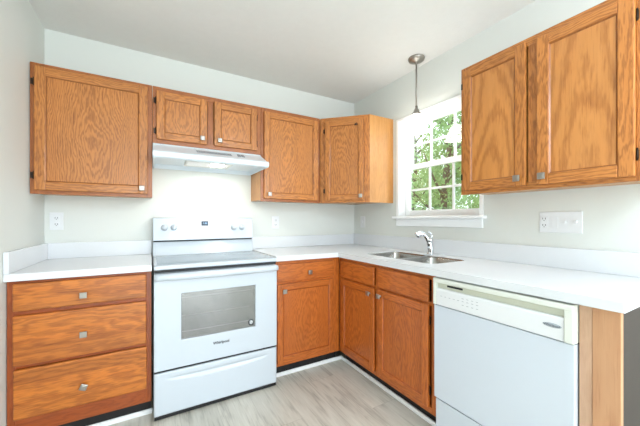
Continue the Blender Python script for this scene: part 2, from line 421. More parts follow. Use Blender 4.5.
# ------------------------------------------------------------------ shared kitchen parts
def knob(parent, x, y, z, rot=0.):
    """square nickel knob on a round stem, facing local -y"""
    b = bmn()
    lathe(b, [(.0075, 0), (.0055, .006), (.0055, .016), (.009, .018)], Matrix.Translation((x, y, z)) @ Matrix.Rotation(R(90), 4, 'X'), n=16)
    t = bmn(); box(t, -.016, .016, -.026, -.017, -.016, .016, .003)
    box(t, -.0085, .0085, -.028, -.0255, -.0085, .0085, .001)
    bmesh.ops.transform(t, matrix=Matrix.Translation((x, y, z)) @ Matrix.Rotation(rot, 4, 'Y'), verts=t.verts)
    merge(b, t)
    return mk('knob', b, M['nickel'], parent, 'square brushed nickel knob')
def hinge(parent, x, y, z, side):
    b = bmn()
    tube(b, [(x, y-.004, z-.022), (x, y-.004, z+.022)], .0032, 10)
    box(b, min(x, x-side*.014), max(x, x-side*.004), y-.003, y+.001, z-.018, z+.018, .001)
    for dz in (-.023, .023):
        lathe(b, [(0, -.003), (.004, 0), (0, .003)], Matrix.Translation((x, y-.004, z+dz)), n=10)
    return mk('hinge', b, M['hinge'], parent, 'dark bronze hinge')
def panel_door(root, x0, x1, z0, z1, yf, pre, fw=.052, hside='L', hz=None, kn=None, pm='_panel'):
    """framed door with a recessed panel; yf = plane of the face frame"""
    yo = yf-.0195; b = bmn()
    box(b, x0, x0+fw, yo, yf-.0005, z0, z1, .004, 0); box(b, x1-fw, x1, yo, yf-.0005, z0, z1, .004, 0)
    box(b, x0+fw-.001, x1-fw+.001, yo+.0003, yf-.0008, z0, z0+fw, .004, 1); box(b, x0+fw-.001, x1-fw+.001, yo+.0003, yf-.0008, z1-fw, z1, .004, 1)
    # moulded inner lip
    a = [(x0+fw-.001, x1-fw+.001, z0+fw-.001, z1-fw+.001)]
    X0, X1, Z0, Z1 = a[0]; g = .008
    for (p, q, r_, s_, mi) in (((X0, Z0), (X1, Z0), (X1-g, Z0+g), (X0+g, Z0+g), 2), ((X1, Z1), (X0, Z1), (X0+g, Z1-g), (X1-g, Z1-g), 2),
                               ((X0, Z1), (X0, Z0), (X0+g, Z0+g), (X0+g, Z1-g), 2), ((X1, Z0), (X1, Z1), (X1-g, Z1-g), (X1-g, Z0+g), 2)):
        vs = [b.verts.new((p[0], yo+.003, p[1])), b.verts.new((q[0], yo+.003, q[1])), b.verts.new((r_[0], yo+.011, r_[1])), b.verts.new((s_[0], yo+.011, s_[1]))]
        f = b.faces.new(vs); f.material_index = mi
        vs2 = [b.verts.new((p[0], yf-.001, p[1])), b.verts.new((q[0], yf-.001, q[1]))]
        f = b.faces.new([vs[0], vs[1], vs2[1], vs2[0]]); f.material_index = mi
    bmesh.ops.recalc_face_normals(b, faces=b.faces)
    d = mk('door', b, [M[pre+'_v'], M[pre+'_h'], M[pre+'_g']], root)
    b = bmn(); box(b, X0+.002, X1-.002, yo+.0095, yo+.016, Z0+.002, Z1-.002)
    mk('panel', b, M[pre+pm], d)
    xs = x0-.004 if hside == 'L' else x1+.004
    sd = 1 if hside == 'L' else -1
    for z in (hz if hz else (z0+.085, z1-.085)): hinge(d, xs, yf-.003, z, sd)
    if kn: knob(d, kn[0], yo, kn[1])
    return d
def slab_front(root, name, x0, x1, z0, z1, yf, mat, kn=None, krot=0.):
    b = bmn(); box(b, x0, x1, yf-.019, yf-.0005, z0, z1, .006, 0, 3)
    d = mk(name, b, M[mat], root)
    if kn: knob(d, kn[0], yf-.019, kn[1], krot)
    return d
def frame(root, strips, yf, vm, hm):
    """face frame of stiles (v) and rails (h) 19 mm thick"""
    b = bmn()
    for (x0, x1, z0, z1, k) in strips: box(b, x0, x1, yf, yf+.019, z0, z1, .0012, 0 if k == 'v' else 1)
    return mk('face_frame', b, [M[vm], M[hm]], root)
UPG = 'honey oak wall cabinets'; LOG = 'honey oak base cabinets'
ZB, ZT, UD, BD = 1.328, 2.098, .278, .597

# ------------------------------------------------------------------ wall cabinets on the back wall
def wall_cabinet(label, x0, x1, z0, z1, doors, mids=(), rots=0., loc=None, drop=.012, pm='_panel'):
    W = x1-x0
    root = thing('wall_cabinet', label, 'cabinet', loc or (x0, -.001, z0), rots, UPG)
    b = bmn(); box(b, .0005, W-.0005, -(UD-.02), -.001, z0+drop, z1-.0005, 0)
    mk('cabinet_body', b, M['up_side'], root)
    st = .04
    strips = [(0, st, z0, z1, 'v'), (W-st, W, z0, z1, 'v'), (st, W-st, z0, z0+st, 'h'), (st, W-st, z1-st, z1, 'h')]
    for m in mids: strips.append((m-st/2, m+st/2, z0+st, z1-st, 'v'))
    frame(root, strips, -UD, 'up_v' if rots else 'up_dark_v', 'up_h' if rots else 'up_dark_h')
    for d in doors:
        panel_door(root, d['x'][0]-x0 if loc is None else d['x'][0], d['x'][1]-x0 if loc is None else d['x'][1], d['z'][0], d['z'][1], -UD, 'up', hside=d['h'],
                   hz=d.get('hz'), fw=d.get('fw', .052), pm=pm, kn=(d['k'][0]-x0 if loc is None else d['k'][0], d['k'][1]) if d.get('k') else None)
    return root
wall_cabinet('large square single-door oak wall cabinet against the left wall', -2.551, -1.931, ZB, ZT,
             [dict(x=(-2.530, -1.958), z=(1.350, 2.076), h='L', k=(-1.992, 1.386), hz=(1.437, 1.985))])
wall_cabinet('short two-door oak wall cabinet above the white range hood', -1.929, -1.158, 1.706, ZT,
             [dict(x=(-1.906, -1.575), z=(1.733, 2.066), h='L', k=(-1.611, 1.772), hz=(1.79, 2.0), fw=.05),
              dict(x=(-1.525, -1.194), z=(1.733, 2.066), h='R', k=(-1.488, 1.772), hz=(1.79, 2.0), fw=.05)], mids=(.379,))
wall_cabinet('tall narrow oak wall cabinet right of the range hood, knob at lower left of door', -1.156, -.599, ZB, ZT,
             [dict(x=(-1.134, -.628), z=(1.350, 2.066), h='R', k=(-1.094, 1.386), fw=.048)])

# ------------------------------------------------------------------ diagonal corner cabinet
root = thing('corner_wall_cabinet', 'diagonal oak wall cabinet filling the corner beside the window, pale side panel showing', 'cabinet', (-.596, -.278, ZB), R(-45), UPG)
rt2 = math.sqrt(2)
def c2l(x, y):   # world -> local of the diagonal cabinet
    dx, dy = x+.596, y+.278
    return ((dx-dy)/rt2, (dx+dy)/rt2)
b = bmn()
pts = [(-.002, -.002), (-.5945, -.002), (-.5945, -.274), (-.276, -.5925), (-.002, -.5925)]
# stay just behind the face frame
pl = [c2l(*p) for p in pts]
pl = [(p[0], max(p[1], .0195)) if i in (2, 3) else p for i, p in enumerate(pl)]
prism(b, pl, lambda x, y, t: (x, y, t), ZB+.012, ZT-.0005)
body = mk('cabinet_body', b, M['up_side'], root)
FW = .318*rt2
st = .05
frame(root, [(.001, st, ZB, ZT, 'v'), (FW-st, FW, ZB, ZT, 'v'), (st, FW-st, ZB, ZB+.04, 'h'), (st, FW-st, ZT-.04, ZT, 'h')], 0.0, 'up_v', 'up_h')
# the panel that closes the side facing the room
b = bmn()
e = [(-.277, -.5955), (-.002, -.5955), (-.002, -.5927), (-.277, -.5927)]
prism(b, [c2l(*p) for p in e], lambda x, y, t: (x, y, t), ZB, ZT)
mk('side_panel', b, M['up_side'], root, 'pale yellow oak side panel')
d = panel_door(root, .050, .397, 1.350, 2.062, 0.0, 'up', fw=.046, hside='L', kn=(.372, 1.386))
b = bmn()
box(b, .318, .336, -.0235, -.0195, 2.006, 2.020, .001); tube(b, smooth_path([(.327, -.024, 2.012), (.334, -.030, 2.022), (.342, -.028, 2.016), (.340, -.026, 2.002)]), .0028, 8)
mk('catch', b, M['hinge'], d, 'small dark metal catch')

# ------------------------------------------------------------------ wall cabinet on the right wall
r = wall_cabinet('large two-door oak wall cabinet on the right wall beside the window', 0, .787, ZB, ZT,
             [dict(x=(.020, .362), z=(1.350, 2.074), h='L', k=(.330, 1.388), fw=.050),
              dict(x=(.412, .748), z=(1.348, 2.066), h='R', k=(.440, 1.386), fw=.050)], mids=(.387,), pm='_flame', rots=R(-90), loc=(-.001, -1.463, ZB))

# ------------------------------------------------------------------ base cabinets
def base_box(root, W, x0=0., hollow=False):
    b = bmn()
    if hollow:
        for a in ((x0+.0005, x0+.018, -(BD-.02), -.002, .106, .8745), (W-.018, W-.0005, -(BD-.02), -.002, .106, .8745),
                  (x0+.018, W-.018, -(BD-.02), -.002, .106, .132), (x0+.018, W-.018, -.012, -.002, .132, .8745), (x0+.018, W-.018, -(BD-.02), -(BD-.032), .132, .700)): box(b, *a)
        bmesh.ops.remove_doubles(b, verts=b.verts, dist=1e-5)
    else: box(b, x0+.0005, W-.0005, -(BD-.02), -.002, .106, .8745)
    mk('cabinet_body', b, M['lo_frame_v'], root)
    b = bmn(); box(b, x0+.0005, W-.0005, -(BD-.062), -(BD-.080), .0, .1055)
    mk('toe_kick', b, M['toe'], root, 'black toe kick')
Z0, Z1 = .104, .875
# drawer cabinet on the left
W = .614
root = thing('drawer_cabinet', 'oak base cabinet of three wide drawers left of the white stove', 'cabinet', (-2.5505, 0, 0), 0, LOG)
base_box(root, W)
frame(root, [(0, .032, Z0, Z1, 'v'), (W-.032, W, Z0, Z1, 'v'), (.032, W-.032, Z1-.03, Z1, 'h'), (.032, W-.032, .700, .722, 'h'), (.032, W-.032, .436, .452, 'h'), (.032, W-.032, Z0, Z0+.09, 'h')], -BD, 'lo_frame_v', 'lo_frame_h')
slab_front(root, 'drawer', .024, .588, .724, .860, -BD, 'plank_h', (.301, .777))
slab_front(root, 'drawer', .024, .588, .455, .702, -BD, 'plank_h', (.301, .570))
slab_front(root, 'drawer', .026, .590, .190, .436, -BD, 'plank_h', (.302, .292), R(24))
# cabinet right of the stove, up to the corner
W = .561
root = thing('base_cabinet', 'oak base cabinet with one drawer over one door, between stove and inner corner', 'cabinet', (-1.159, 0, 0), 0, LOG)
base_box(root, W)
frame(root, [(0, .024, Z0, Z1, 'v'), (W-.078, W, Z0, Z1, 'v'), (.024, W-.078, Z1-.032, Z1, 'h'), (.024, W-.078, .700, .722, 'h'), (.024, W-.078, Z0, Z0+.03, 'h')], -BD, 'lo_v', 'lo_h')
slab_front(root, 'drawer', .010, .497, .722, .850, -BD, 'lo_h', (.270, .778))
panel_door(root, .012, .497, .130, .704, -BD, 'lo', fw=.046, hside='R', kn=(.062, .655))
# sink cabinet on the right wall
Y0 = -.5985; W = .935
root = thing('sink_cabinet', 'oak sink base cabinet with two doors under the steel sink, left of the dishwasher', 'cabinet', (0, Y0, 0), R(-90), LOG)
base_box(root, W, hollow=True)
frame(root, [(0, .040, Z0, Z1, 'v'), (W-.032, W, Z0, Z1, 'v'), (.440, .482, Z0, Z1, 'v'), (.040, .440, Z1-.03, Z1, 'h'), (.482, W-.032, Z1-.03, Z1, 'h'),
             (.040, .440, .700, .722, 'h'), (.482, W-.032, .700, .722, 'h'), (.040, .440, Z0, Z0+.034, 'h'), (.482, W-.032, Z0, Z0+.034, 'h')], -BD, 'lo_v', 'lo_h')
slab_front(root, 'false_drawer', .040, .440, .722, .848, -BD, 'lo_h')
slab_front(root, 'false_drawer', .482, .893, .722, .852, -BD, 'lo_h')
panel_door(root, .040, .440, .134, .704, -BD, 'lo', fw=.046, hside='L', kn=(.400, .664))
panel_door(root, .482, .893, .140, .706, -BD, 'lo', fw=.046, hside='R', kn=(.508, .668), hz=(.235, .620))

# ------------------------------------------------------------------ end panel beside the dishwasher
root = thing('end_panel', 'pale wood post and grey-brown end panel closing the counter right of the dishwasher', 'end panel', (0, -2.141, 0), R(-90))
b = bmn(); box(b, .0, .036, -.600, -.581, 0, .875, .0015)
mk('filler_strip', b, M['post_a'], root, 'pale pinkish filler strip')
b = bmn(); box(b, .0365, .109, -.602, -.579, 0, .875, .002)
mk('post_board', b, M['post_b'], root, 'honey-coloured board with flame grain')
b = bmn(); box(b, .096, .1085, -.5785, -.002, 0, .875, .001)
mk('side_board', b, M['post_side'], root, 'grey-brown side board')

# ------------------------------------------------------------------ counters
CF, CT, CB = -.635, .914, .8765
root = thing('countertop', 'short white countertop over the drawer cabinet, left of the stove', 'countertop', (-2.2, 0, CB))
OFF[root.name] = Vector((-2.2, 0, CB))
b = bmn(); box(b, XL+.001, -1.934, CF, -.001, CB, CT, .003); mk('slab', b, M['counter'], root)
b = bmn(); box(b, XL+.021, -1.934, -.021, -.001, CT+.0002, 1.020, .002); mk('backsplash', b, M['counter'], root)
b = bmn(); box(b, XL+.001, XL+.0205, CF, -.001, CT+.0002, 1.020, .002); mk('side_splash', b, M['counter'], root)
root = thing('countertop', 'long L-shaped white countertop around the corner holding the sink', 'countertop', (-.3, -.3, CB))
OFF[root.name] = Vector((-.3, -.3, CB))
b = bmn()
prism(b, [(-1.163, -.001), (-1.163, CF), (CF, CF), (CF, -2.267), (-.001, -2.267), (-.001, -.001)], lambda x, y, t: (x, y, t), CB, CT, bev=.003)
slabo = mk('slab', b, M['counter'], root)
SX0, SX1, SY0, SY1 = -.505, -.155, -1.43, -.79
cb_ = bmn(); prism(cb_, rrect(SX0, SX1, SY0, SY1, .06), lambda x, y, t: (x, y, t), CB-.05, CT+.05)
cut = mk('cutter', cb_, M['counter'])
md = slabo.modifiers.new('cut', 'BOOLEAN'); md.object = cut; md.solver = 'EXACT'; md.operation = 'DIFFERENCE'
bpy.context.view_layer.update()
nm = bpy.data.meshes.new_from_object(slabo.evaluated_get(bpy.context.evaluated_depsgraph_get()))
slabo.modifiers.clear(); slabo.data = nm; nm.name = 'slab'
bpy.data.objects.remove(cut)
b = bmn(); box(b, -1.163, -.0215, -.021, -.001, CT+.0002, 1.020, .002); mk('backsplash', b, M['counter'], root)
b = bmn(); box(b, -.021, -.001, -2.267, -.001, CT+.0002, 1.025, .002); mk('backsplash', b, M['counter'], root)

# ------------------------------------------------------------------ sink
root = thing('kitchen_sink', 'undermount double-bowl stainless steel sink set in the white countertop', 'sink', (-.33, -1.11, .70))
OFF[root.name] = Vector((-.33, -1.11, .70))
def bowl(x0, x1, y0, y1, depth, name):
    b = bmn(); loops = []
    ZR = CT-.003
    spec = [(0, 0, .055), (.003, -.001, .052), (.007, -.012, .05), (.014, -depth+.03, .05), (.026, -depth+.008, .045), (.048, -depth, .04)]
    for ins, dz, rr in spec:
        loops.append([b.verts.new((x, y, ZR+dz)) for x, y in rrect(x0+ins, x1-ins, y0+ins, y1-ins, rr)])
    # outer skin, so that the bowl has thickness
    for ins, dz, rr in [(.044, -depth-.003, .04), (.010, -depth+.02, .05), (.002, -.012, .052), (0, -.003, .055)]:
        loops.append([b.verts.new((x, y, ZR+dz)) for x, y in rrect(x0+ins, x1-ins, y0+ins, y1-ins, rr)])
    n = len(loops[0])
    for i in list(range(5)) + [6, 7, 8]:
        A, B = loops[i], loops[i+1]
        for k in range(n):
            f = b.faces.new([A[k], A[(k+1) % n], B[(k+1) % n], B[k]]); f.smooth = True
    A, B = loops[9], loops[0]
    for k in range(n): b.faces.new([A[k], A[(k+1) % n], B[(k+1) % n], B[k]])
    b.faces.new(loops[5]); b.faces.new(loops[6][::-1])
    bmesh.ops.recalc_face_normals(b, faces=b.faces)
    o = mk(name, b, M['steel'], root)
    b = bmn(); cx, cy = (x0+x1)/2, (y0+y1)/2
    lathe(b, [(0, .001), (.030, .001), (.038, .005), (.043, .003), (.043, .0005)], Matrix.Translation((cx, cy, ZR-depth)), n=24)
    mk('drain', b, M['chrome'], o)
bowl(SX0+.0006, SX1-.0006, -1.118, SY1-.0006, .19, 'bowl')
bowl(SX0+.0006, SX1-.0006, SY0+.0006, -1.146, .17, 'bowl')
b = bmn(); box(b, SX0+.002, SX1-.002, -1.1455, -1.1185, CT-.012, CT-.0035, .001)
mk('divider', b, M['steel'], root)

# ------------------------------------------------------------------ faucet
FX, FY = -.088, -1.078
root = thing('kitchen_faucet', 'chrome single-lever faucet with pull-out spray head standing behind the sink', 'faucet', (FX, FY, CT))
OFF[root.name] = Vector((0, 0, 0)); root.location = (FX, FY, CT)
OFF[root.name] = Vector((FX, FY, CT))
b = bmn(); lathe(b, [(0, 0), (.030, 0), (.030, .006), (.024, .012), (0, .012)], Matrix.Translation((FX, FY, CT+.0003)) , n=28)
mk('base', b, M['chrome'], root)
b = bmn()
tube(b, smooth_path([(FX, FY, CT+.008), (FX, FY, CT+.045), (FX-.004, FY+.003, CT+.080), (FX-.016, FY+.012, CT+.115), (FX-.030, FY+.022, CT+.140)]),
     [.023]*8 + [.021]*6 + [.019]*4 + [.018]*7, 18)
mk('body', b, M['chrome'], root)
b = bmn()
tube(b, smooth_path([(FX-.026, FY+.019, CT+.136), (FX-.042, FY+.031, CT+.150), (FX-.060, FY+.043, CT+.153), (FX-.078, FY+.054, CT+.146)]),
     [.018]*4 + [.021]*6 + [.024]*9, 18)
lathe(b, [(0, 0), (.020, 0), (.027, .006), (.027, .016), (.022, .022)], Matrix.Translation((FX-.088, FY+.060, CT+.136)) @ Vector((.60, -.40, .50)).to_track_quat('Z', 'Y').to_matrix().to_4x4(), n=24)
mk('spray_head', b, M['chrome'], root)
b = bmn()
lathe(b, [(0, -.020), (.019, -.018), (.023, 0), (.018, .014), (0, .019)], Matrix.Translation((FX-.008, FY-.004, CT+.108)), n=20)
tube(b, smooth_path([(FX-.006, FY-.008, CT+.114), (FX-.002, FY-.014, CT+.138), (FX-.010, FY-.012, CT+.158), (FX-.030, FY-.002, CT+.172)]),
     [.010]*7 + [.008]*6 + [.007]*6, 12)
mk('lever', b, M['chrome'], root)

# ------------------------------------------------------------------ stove
SW = .760
root = thing('electric_range', 'white freestanding electric range with smooth grey glass cooktop', 'stove', (-1.926, -.001, 0))
SB = -.001
b = bmn(); box(b, .002, SW-.002, -.615, -.03, .030, .879, .003); mk('oven_body', b, M['white'], root)
# cavity visible through the window
b = bmn()
cx0, cx1, cz0, cz1, cyb = .125, .632, .40, .76, -.16
for a in ((cx0, cx1, cyb, cyb+.004, cz0, cz1),): pass
b.free()
for (fx, fy) in ((.05, -.57), (SW-.05, -.57), (.05, -.08), (SW-.05, -.08)):
    b = bmn(); lathe(b, [(0, 0), (.018, 0), (.018, .01), (.009, .012), (.009, .030), (0, .030)], Matrix.Translation((fx, fy, 0)), n=14); mk('leveling_foot', b, M['black'], root)
b = bmn(); box(b, .004, SW-.004, -.640, -.56, .004, .0255, 0); mk('kick_strip', b, M['black'], root)
b = bmn(); box(b, 0, SW, -.648, -.095, .880, .905, .006, 0, 3); mk('cooktop_frame', b, M['white'], root)
b = bmn(); box(b, .018, SW-.018, -.585, -.105, .9052, .9075, .001); mk('cooktop_glass', b, M['cooktop'], root, 'smooth grey glass cooktop')
b = bmn()
prism(b, [(-.004, .905), (-.094, .905), (-.070, 1.008), (-.004, 1.008)], lambda y, z, t: (t, y, z), 0, SW, bev=.003)
mk('backguard', b, M['white'], root)
b = bmn(); box(b, .004, SW-.006, -.084, -.01, 1.0085, 1.0175); mk('vent_slot', b, M['black'], root, 'black slot under the control panel')
b = bmn()
prism(b, [(-.004, 1.018), (-.098, 1.018), (-.076, 1.185), (-.068, 1.192), (-.004, 1.192)], lambda y, z, t: (t, y, z), 0, SW, bev=.004)
cp = mk('control_panel', b, M['white'], root)
def cpy(z): return -.098 + (z-1.018)*.022/.167
for kx, kz in ((.076, 1.116), (.141, 1.116), (.595, 1.112), (.663, 1.112)):
    b = bmn()
    mt = Matrix.Translation((kx, cpy(kz)-.0005, kz)) @ Matrix.Rotation(R(90-7.5), 4, 'X')
    lathe(b, [(0, 0), (.024, 0), (.023, .006), (.019, .010), (.017, .026), (.014, .029), (0, .029)], mt, n=24)
    t = bmn(); box(t, -.004, .004, -.018, .018, .020, .034, .002); bmesh.ops.transform(t, matrix=mt, verts=t.verts); merge(b, t)
    mk('knob', b, M['white'], cp, 'round white control knob')
b = bmn(); z = 1.146; box(b, .340, .392, cpy(z)-.0035, cpy(z)+.002, z-.018, z+.018, .001); dsp = mk('display', b, M['display'], cp, 'small dark clock display')
b = bmn()
for k in range(3):
    x = .354 + k*.010 + (.004 if k > 0 else 0); yy = cpy(z)-.0045
    box(b, x, x+.006, yy, yy+.0006, z-.001, z+.001); box(b, x+.005, x+.006, yy, yy+.0006, z-.008, z+.008); box(b, x, x+.006, yy, yy+.0006, z+.007, z+.008); 
    if k: box(b, x, x+.001, yy, yy+.0006, z-.008, z+.008)
mk('display_segments', b, M['digit'], cp)
for bx, bz, bw in ((.235, 1.150, .014), (.262, 1.150, .014), (.235, 1.130, .014), (.262, 1.130, .014), (.305, 1.126, .012), (.420, 1.150, .012), (.447, 1.150, .012), (.474, 1.150, .012), (.420, 1.128, .012), (.447, 1.128, .012), (.500, 1.136, .012)):
    b = bmn(); box(b, bx, bx+bw, cpy(bz)-.0014, cpy(bz)+.001, bz-.0012, bz+.0012); mk('key_mark', b, M['greymark'], cp)
b = bmn(); box(b, .003, SW-.003, -.640, -.6155, .864, .8795); mk('top_gap_strip', b, M['black'], root, 'dark gap under the cooktop')
b = bmn(); box(b, .003, SW-.003, -.640, -.6155, .2775, .2885); mk('drawer_gap_strip', b, M['black'], root, 'dark gap above the drawer')
# oven door with a window
DX0, DX1, DZ0, DZ1 = .146, .604, .452, .732
b = bmn(); yo = -.652; yi = -.618
box(b, .001, DX0, yo, yi, .290, .858, .004); box(b, DX1, SW-.001, yo, yi, .290, .858, .004)
box(b, DX0-.006, DX1+.006, yo, yi, .290, DZ0, .004); box(b, DX0-.006, DX1+.006, yo, yi, DZ1, .858, .004)
dr = mk('oven_door', b, M['white'], root)
b = bmn(); box(b, DX0+.001, DX1-.001, yo+.004, yo+.008, DZ0-.002, DZ1+.002); mk('window', b, M['ovenglass'], dr, 'grey reflective oven window')
b = bmn(); box(b, DX0+.0005, DX1-.0005, yi-.004, yi-.001, DZ0-.003, DZ1+.003); mk('inner_liner', b, M['cavity'], dr)
for zz in (.492, .590, .700):
    b = bmn(); tube(b, [(DX0+.004, yi-.010, zz), (DX1-.03, yi-.010, zz)], .0022, 6); mk('oven_rack', b, M['rack'], dr)
b = bmn(); tx, tz = .574, .484
lathe(b, [(0, 0), (.0195, 0), (.0195, .0008), (0, .0008)], Matrix.Translation((tx, yo+.0035, tz)) @ Matrix.Rotation(R(90), 4, 'X'), n=24)
stk = mk('round_sticker', b, M['darkmark'], dr, 'small round sticker with a swirl')
b = bmn(); lathe(b, [(0, 0), (.0125, 0), (.0125, .0006), (0, .0006)], Matrix.Translation((tx, yo+.0026, tz)) @ Matrix.Rotation(R(90), 4, 'X'), n=24)
mk('sticker_face', b, M['plate'], dr)
b = bmn()
tube(b, [(tx-.006+.005*math.cos(a*PI/5), yo+.0015, tz+.005*math.sin(a*PI/5)) for a in range(9)], .0014, 6); tube(b, [(tx+.001, yo+.0015, tz), (tx+.009, yo+.0015, tz+.001)], .0014, 6)
mk('sticker_mark', b, M['darkmark'], dr)
# handle: a shallow bowed bar right across the door
t = bmn(); n = 24; rings = []
for i in range(n+1):
    u = i/n; x = .004 + u*(SW-.008); bow = .012*(1-(2*u-1)**4); y = -.676 - bow; hz = .842; hh = .021 + .004*(1-(2*u-1)**2)
    rings.append([t.verts.new((x, y+dy, hz+dz)) for dy, dz in ((-.012, -hh*.6), (-.014, 0), (-.011, hh*.6), (-.004, hh*.8), (.004, hh*.7), (.006, 0), (.004, -hh*.8), (-.005, -hh*.9))])
for A, B in zip(rings, rings[1:]):
    for k in range(8):
        f = t.faces.new([A[k], A[(k+1) % 8], B[(k+1) % 8], B[k]]); f.smooth = True
t.faces.new(rings[0]); t.faces.new(rings[-1][::-1])
for x0 in (.004, SW-.040): box(t, x0, x0+.036, -.684, yo+.002, .828, .854, .004)
bmesh.ops.recalc_face_normals(t, faces=t.faces)
mk('door_handle', t, M['white'], dr)
b = text_bm('Whirlpool', .024, lambda x, y: (.379+x*1.0, yo-.0008, .392+y), .0009)
mk('logo', b, M['darkmark'], dr, 'small dark maker lettering')
# storage drawer with a scooped hand grip
b = bmn(); NX, NZ = 72, 40; x0, x1, z0, z1 = .001, SW-.001, .026, .276; g = []
for j in range(NZ+1):
    row = []
    for i in range(NX+1):
        u, v = i/NX, j/NZ; x = x0+u*(x1-x0); z = z0+v*(z1-z0)
        half = max(0., 1-((u-.5)/.42)**2)
        top = .243; bot = top-.030*half**.5 if half > 0 else top
        dd = 0.
        if half > 0 and bot-.006 < z < top+.004:
            s = (z-bot)/(max(top-bot, 1e-4)); dd = .013*half**.5*max(0., min(1., (1-s)*1.6 if s > .35 else (s+.2)/.55))
        e = min(u*(x1-x0), (1-u)*(x1-x0), v*(z1-z0), (1-v)*(z1-z0)); rd = .004
        yy = -.648 + dd + (rd-math.sqrt(max(0, rd*rd-(rd-min(e, rd))**2)))
        vv = b.verts.new((x, yy, z)); row.append(vv)
    g.append(row)
for j in range(NZ):
    for i in range(NX):
        f = b.faces.new([g[j][i], g[j][i+1], g[j+1][i+1], g[j+1][i]]); f.smooth = True
bk = [b.verts.new((x0, -.617, z0)), b.verts.new((x1, -.617, z0)), b.verts.new((x1, -.617, z1)), b.verts.new((x0, -.617, z1))]
b.faces.new([bk[0], bk[3], bk[2], bk[1]])
b.faces.new([bk[0], bk[1]] + g[0][::-1]); b.faces.new([bk[3]] + g[NZ] + [bk[2]])
b.faces.new([bk[0]] + [g[j][0] for j in range(NZ+1)] + [bk[3]]); b.faces.new([bk[1], bk[2]] + [g[j][NX] for j in range(NZ, -1, -1)])
bmesh.ops.recalc_face_normals(b, faces=b.faces)
mk('storage_drawer', b, M['white'], root)

# ------------------------------------------------------------------ range hood
root = thing('range_hood', 'white under-cabinet range hood with its lamp on, above the stove', 'range hood', (-1.928, -.001, 1.57))
HW = .764
b = bmn()
prism(b, [(-.002, 1.704), (-.284, 1.704), (-.296, 1.690), (-.452, 1.618), (-.452, 1.606), (-.002, 1.606)], lambda y, z, t: (t, y, z), 0, HW, bev=.002)
box(b, 0, .012, -.450, -.002, 1.572, 1.607, .001); box(b, HW-.012, HW, -.450, -.002, 1.572, 1.607, .001); box(b, .012, HW-.012, -.014, -.002, 1.572, 1.607, .001)
prism(b, [(-.438, 1.574), (-.458, 1.576), (-.470, 1.584), (-.472, 1.606), (-.462, 1.618), (-.438, 1.622)], lambda y, z, t: (t, y, z), -.002, HW+.006, bev=.002)
hd = mk('hood_shell', b, M['white_hood'], root)
# frame of the sloping front face: from (-.296,1.690) to (-.452,1.618)
def hf(x, s, o):
    return Vector((x, -.296 - .156*s - o*.419, 1.690 - .072*s + o*.908))
def hfbox(b, x0, x1, s0, s1, o0, o1):
    vs = [b.verts.new(hf(x, s, o)) for o in (o0, o1) for x, s in ((x0, s0), (x1, s0), (x1, s1), (x0, s1))]
    for f in ((0, 1, 2, 3), (7, 6, 5, 4), (0, 4, 5, 1), (1, 5, 6, 2), (2, 6, 7, 3), (3, 7, 4, 0)): b.faces.new([vs[i] for i in f])
    bmesh.ops.recalc_face_normals(b, faces=b.faces)
b = bmn()
for k in range(3): hfbox(b, .270, .515, .24+.13*k, .32+.13*k, -.001, .0016)
mk('vent_grille', b, M['greymark'], root, 'thin grey vent slots')
for k in range(2):
    b = bmn(); hfbox(b, .560+.028*k, .580+.028*k, .25, .60, -.001, .005); mk('rocker_switch', b, M['greymark'], root, 'small grey rocker switch')
b = bmn(); box(b, .060, HW-.060, -.400, -.060, 1.6015, 1.6055); mk('grease_filter', b, M['white_hood'], root)
b = bmn(); box(b, .215, .505, -.400, -.210, 1.580, 1.601, .004); mk('lamp_lens', b, M['lens'], root, 'lit translucent lamp lens')
b = bmn(); box(b, .375, .465, -.350, -.285, 1.5775, 1.5802, .001); mk('lamp_bulb', b, M['hoodbulb'], root, 'bright lit bulb')
b = bmn(); box(b, .205, .214, -.410, -.200, 1.576, 1.601, .001); box(b, .506, .515, -.410, -.200, 1.576, 1.601, .001)
box(b, .214, .506, -.410, -.401, 1.576, 1.601, .001); box(b, .214, .506, -.209, -.200, 1.576, 1.601, .001)
mk('lens_bezel', b, M['lensframe'], root)

# ------------------------------------------------------------------ dishwasher
root = thing('dishwasher', 'white dishwasher with cream control strip under the right counter', 'dishwasher', (0, -1.5375, 0), R(-90))
DW = .600
b = bmn(); box(b, .003, DW-.003, -.585, -.03, .03, .868); mk('tub_body', b, M['black'], root)
b = bmn(); box(b, .001, DW-.001, -.624, -.586, .234, .724, .003); mk('door', b, M['white_dw'], root)
b = bmn()
box(b, .0, DW, -.612, -.586, .728, .869, .002)                                  # back plate
box(b, .0, DW, -.634, -.612, .845, .869, .006, 0, 3)                            # top edge of the surround
box(b, .0, .018, -.632, -.612, .728, .848, .004); box(b, DW-.030, DW, -.634, -.612, .728, .848, .004)
cpn = mk('control_panel', b, M['cream'], root, 'cream control strip')
b = bmn(); box(b, .019, DW-.031, -.6135, -.6122, .816, .844); mk('handle_recess', b, M['cream_dk'], cpn, 'shaded finger recess')
b = bmn(); prism(b, [(-.612, .729), (-.629, .729), (-.630, .805), (-.626, .816), (-.613, .816)], lambda y, z, t: (t, y, z), .0185, DW-.0305, bev=.002)
kp = mk('key_panel', b, M['plate'], root)
b = bmn(); box(b, .075, .160, -.6175, -.6137, .829, .838, .001); mk('vent_slot', b, M['slot'], cpn, 'dark grey vent slot')
for i in range(9):
    xx = .045+.024*i
    for zz, ok in ((.779, 1), (.761, i > 4), (.793, i > 4)):
        if ok: b = bmn(); box(b, xx, xx+.010, -.6304, -.6292, zz-.0008, zz+.0008); mk('key_mark', b, M['greymark'], kp)
b = bmn()
t = bmn(); lathe(t, [(0, 0), (.030, 0), (.030, .0014), (.027, .0024), (0, .0024)], None, n=36)
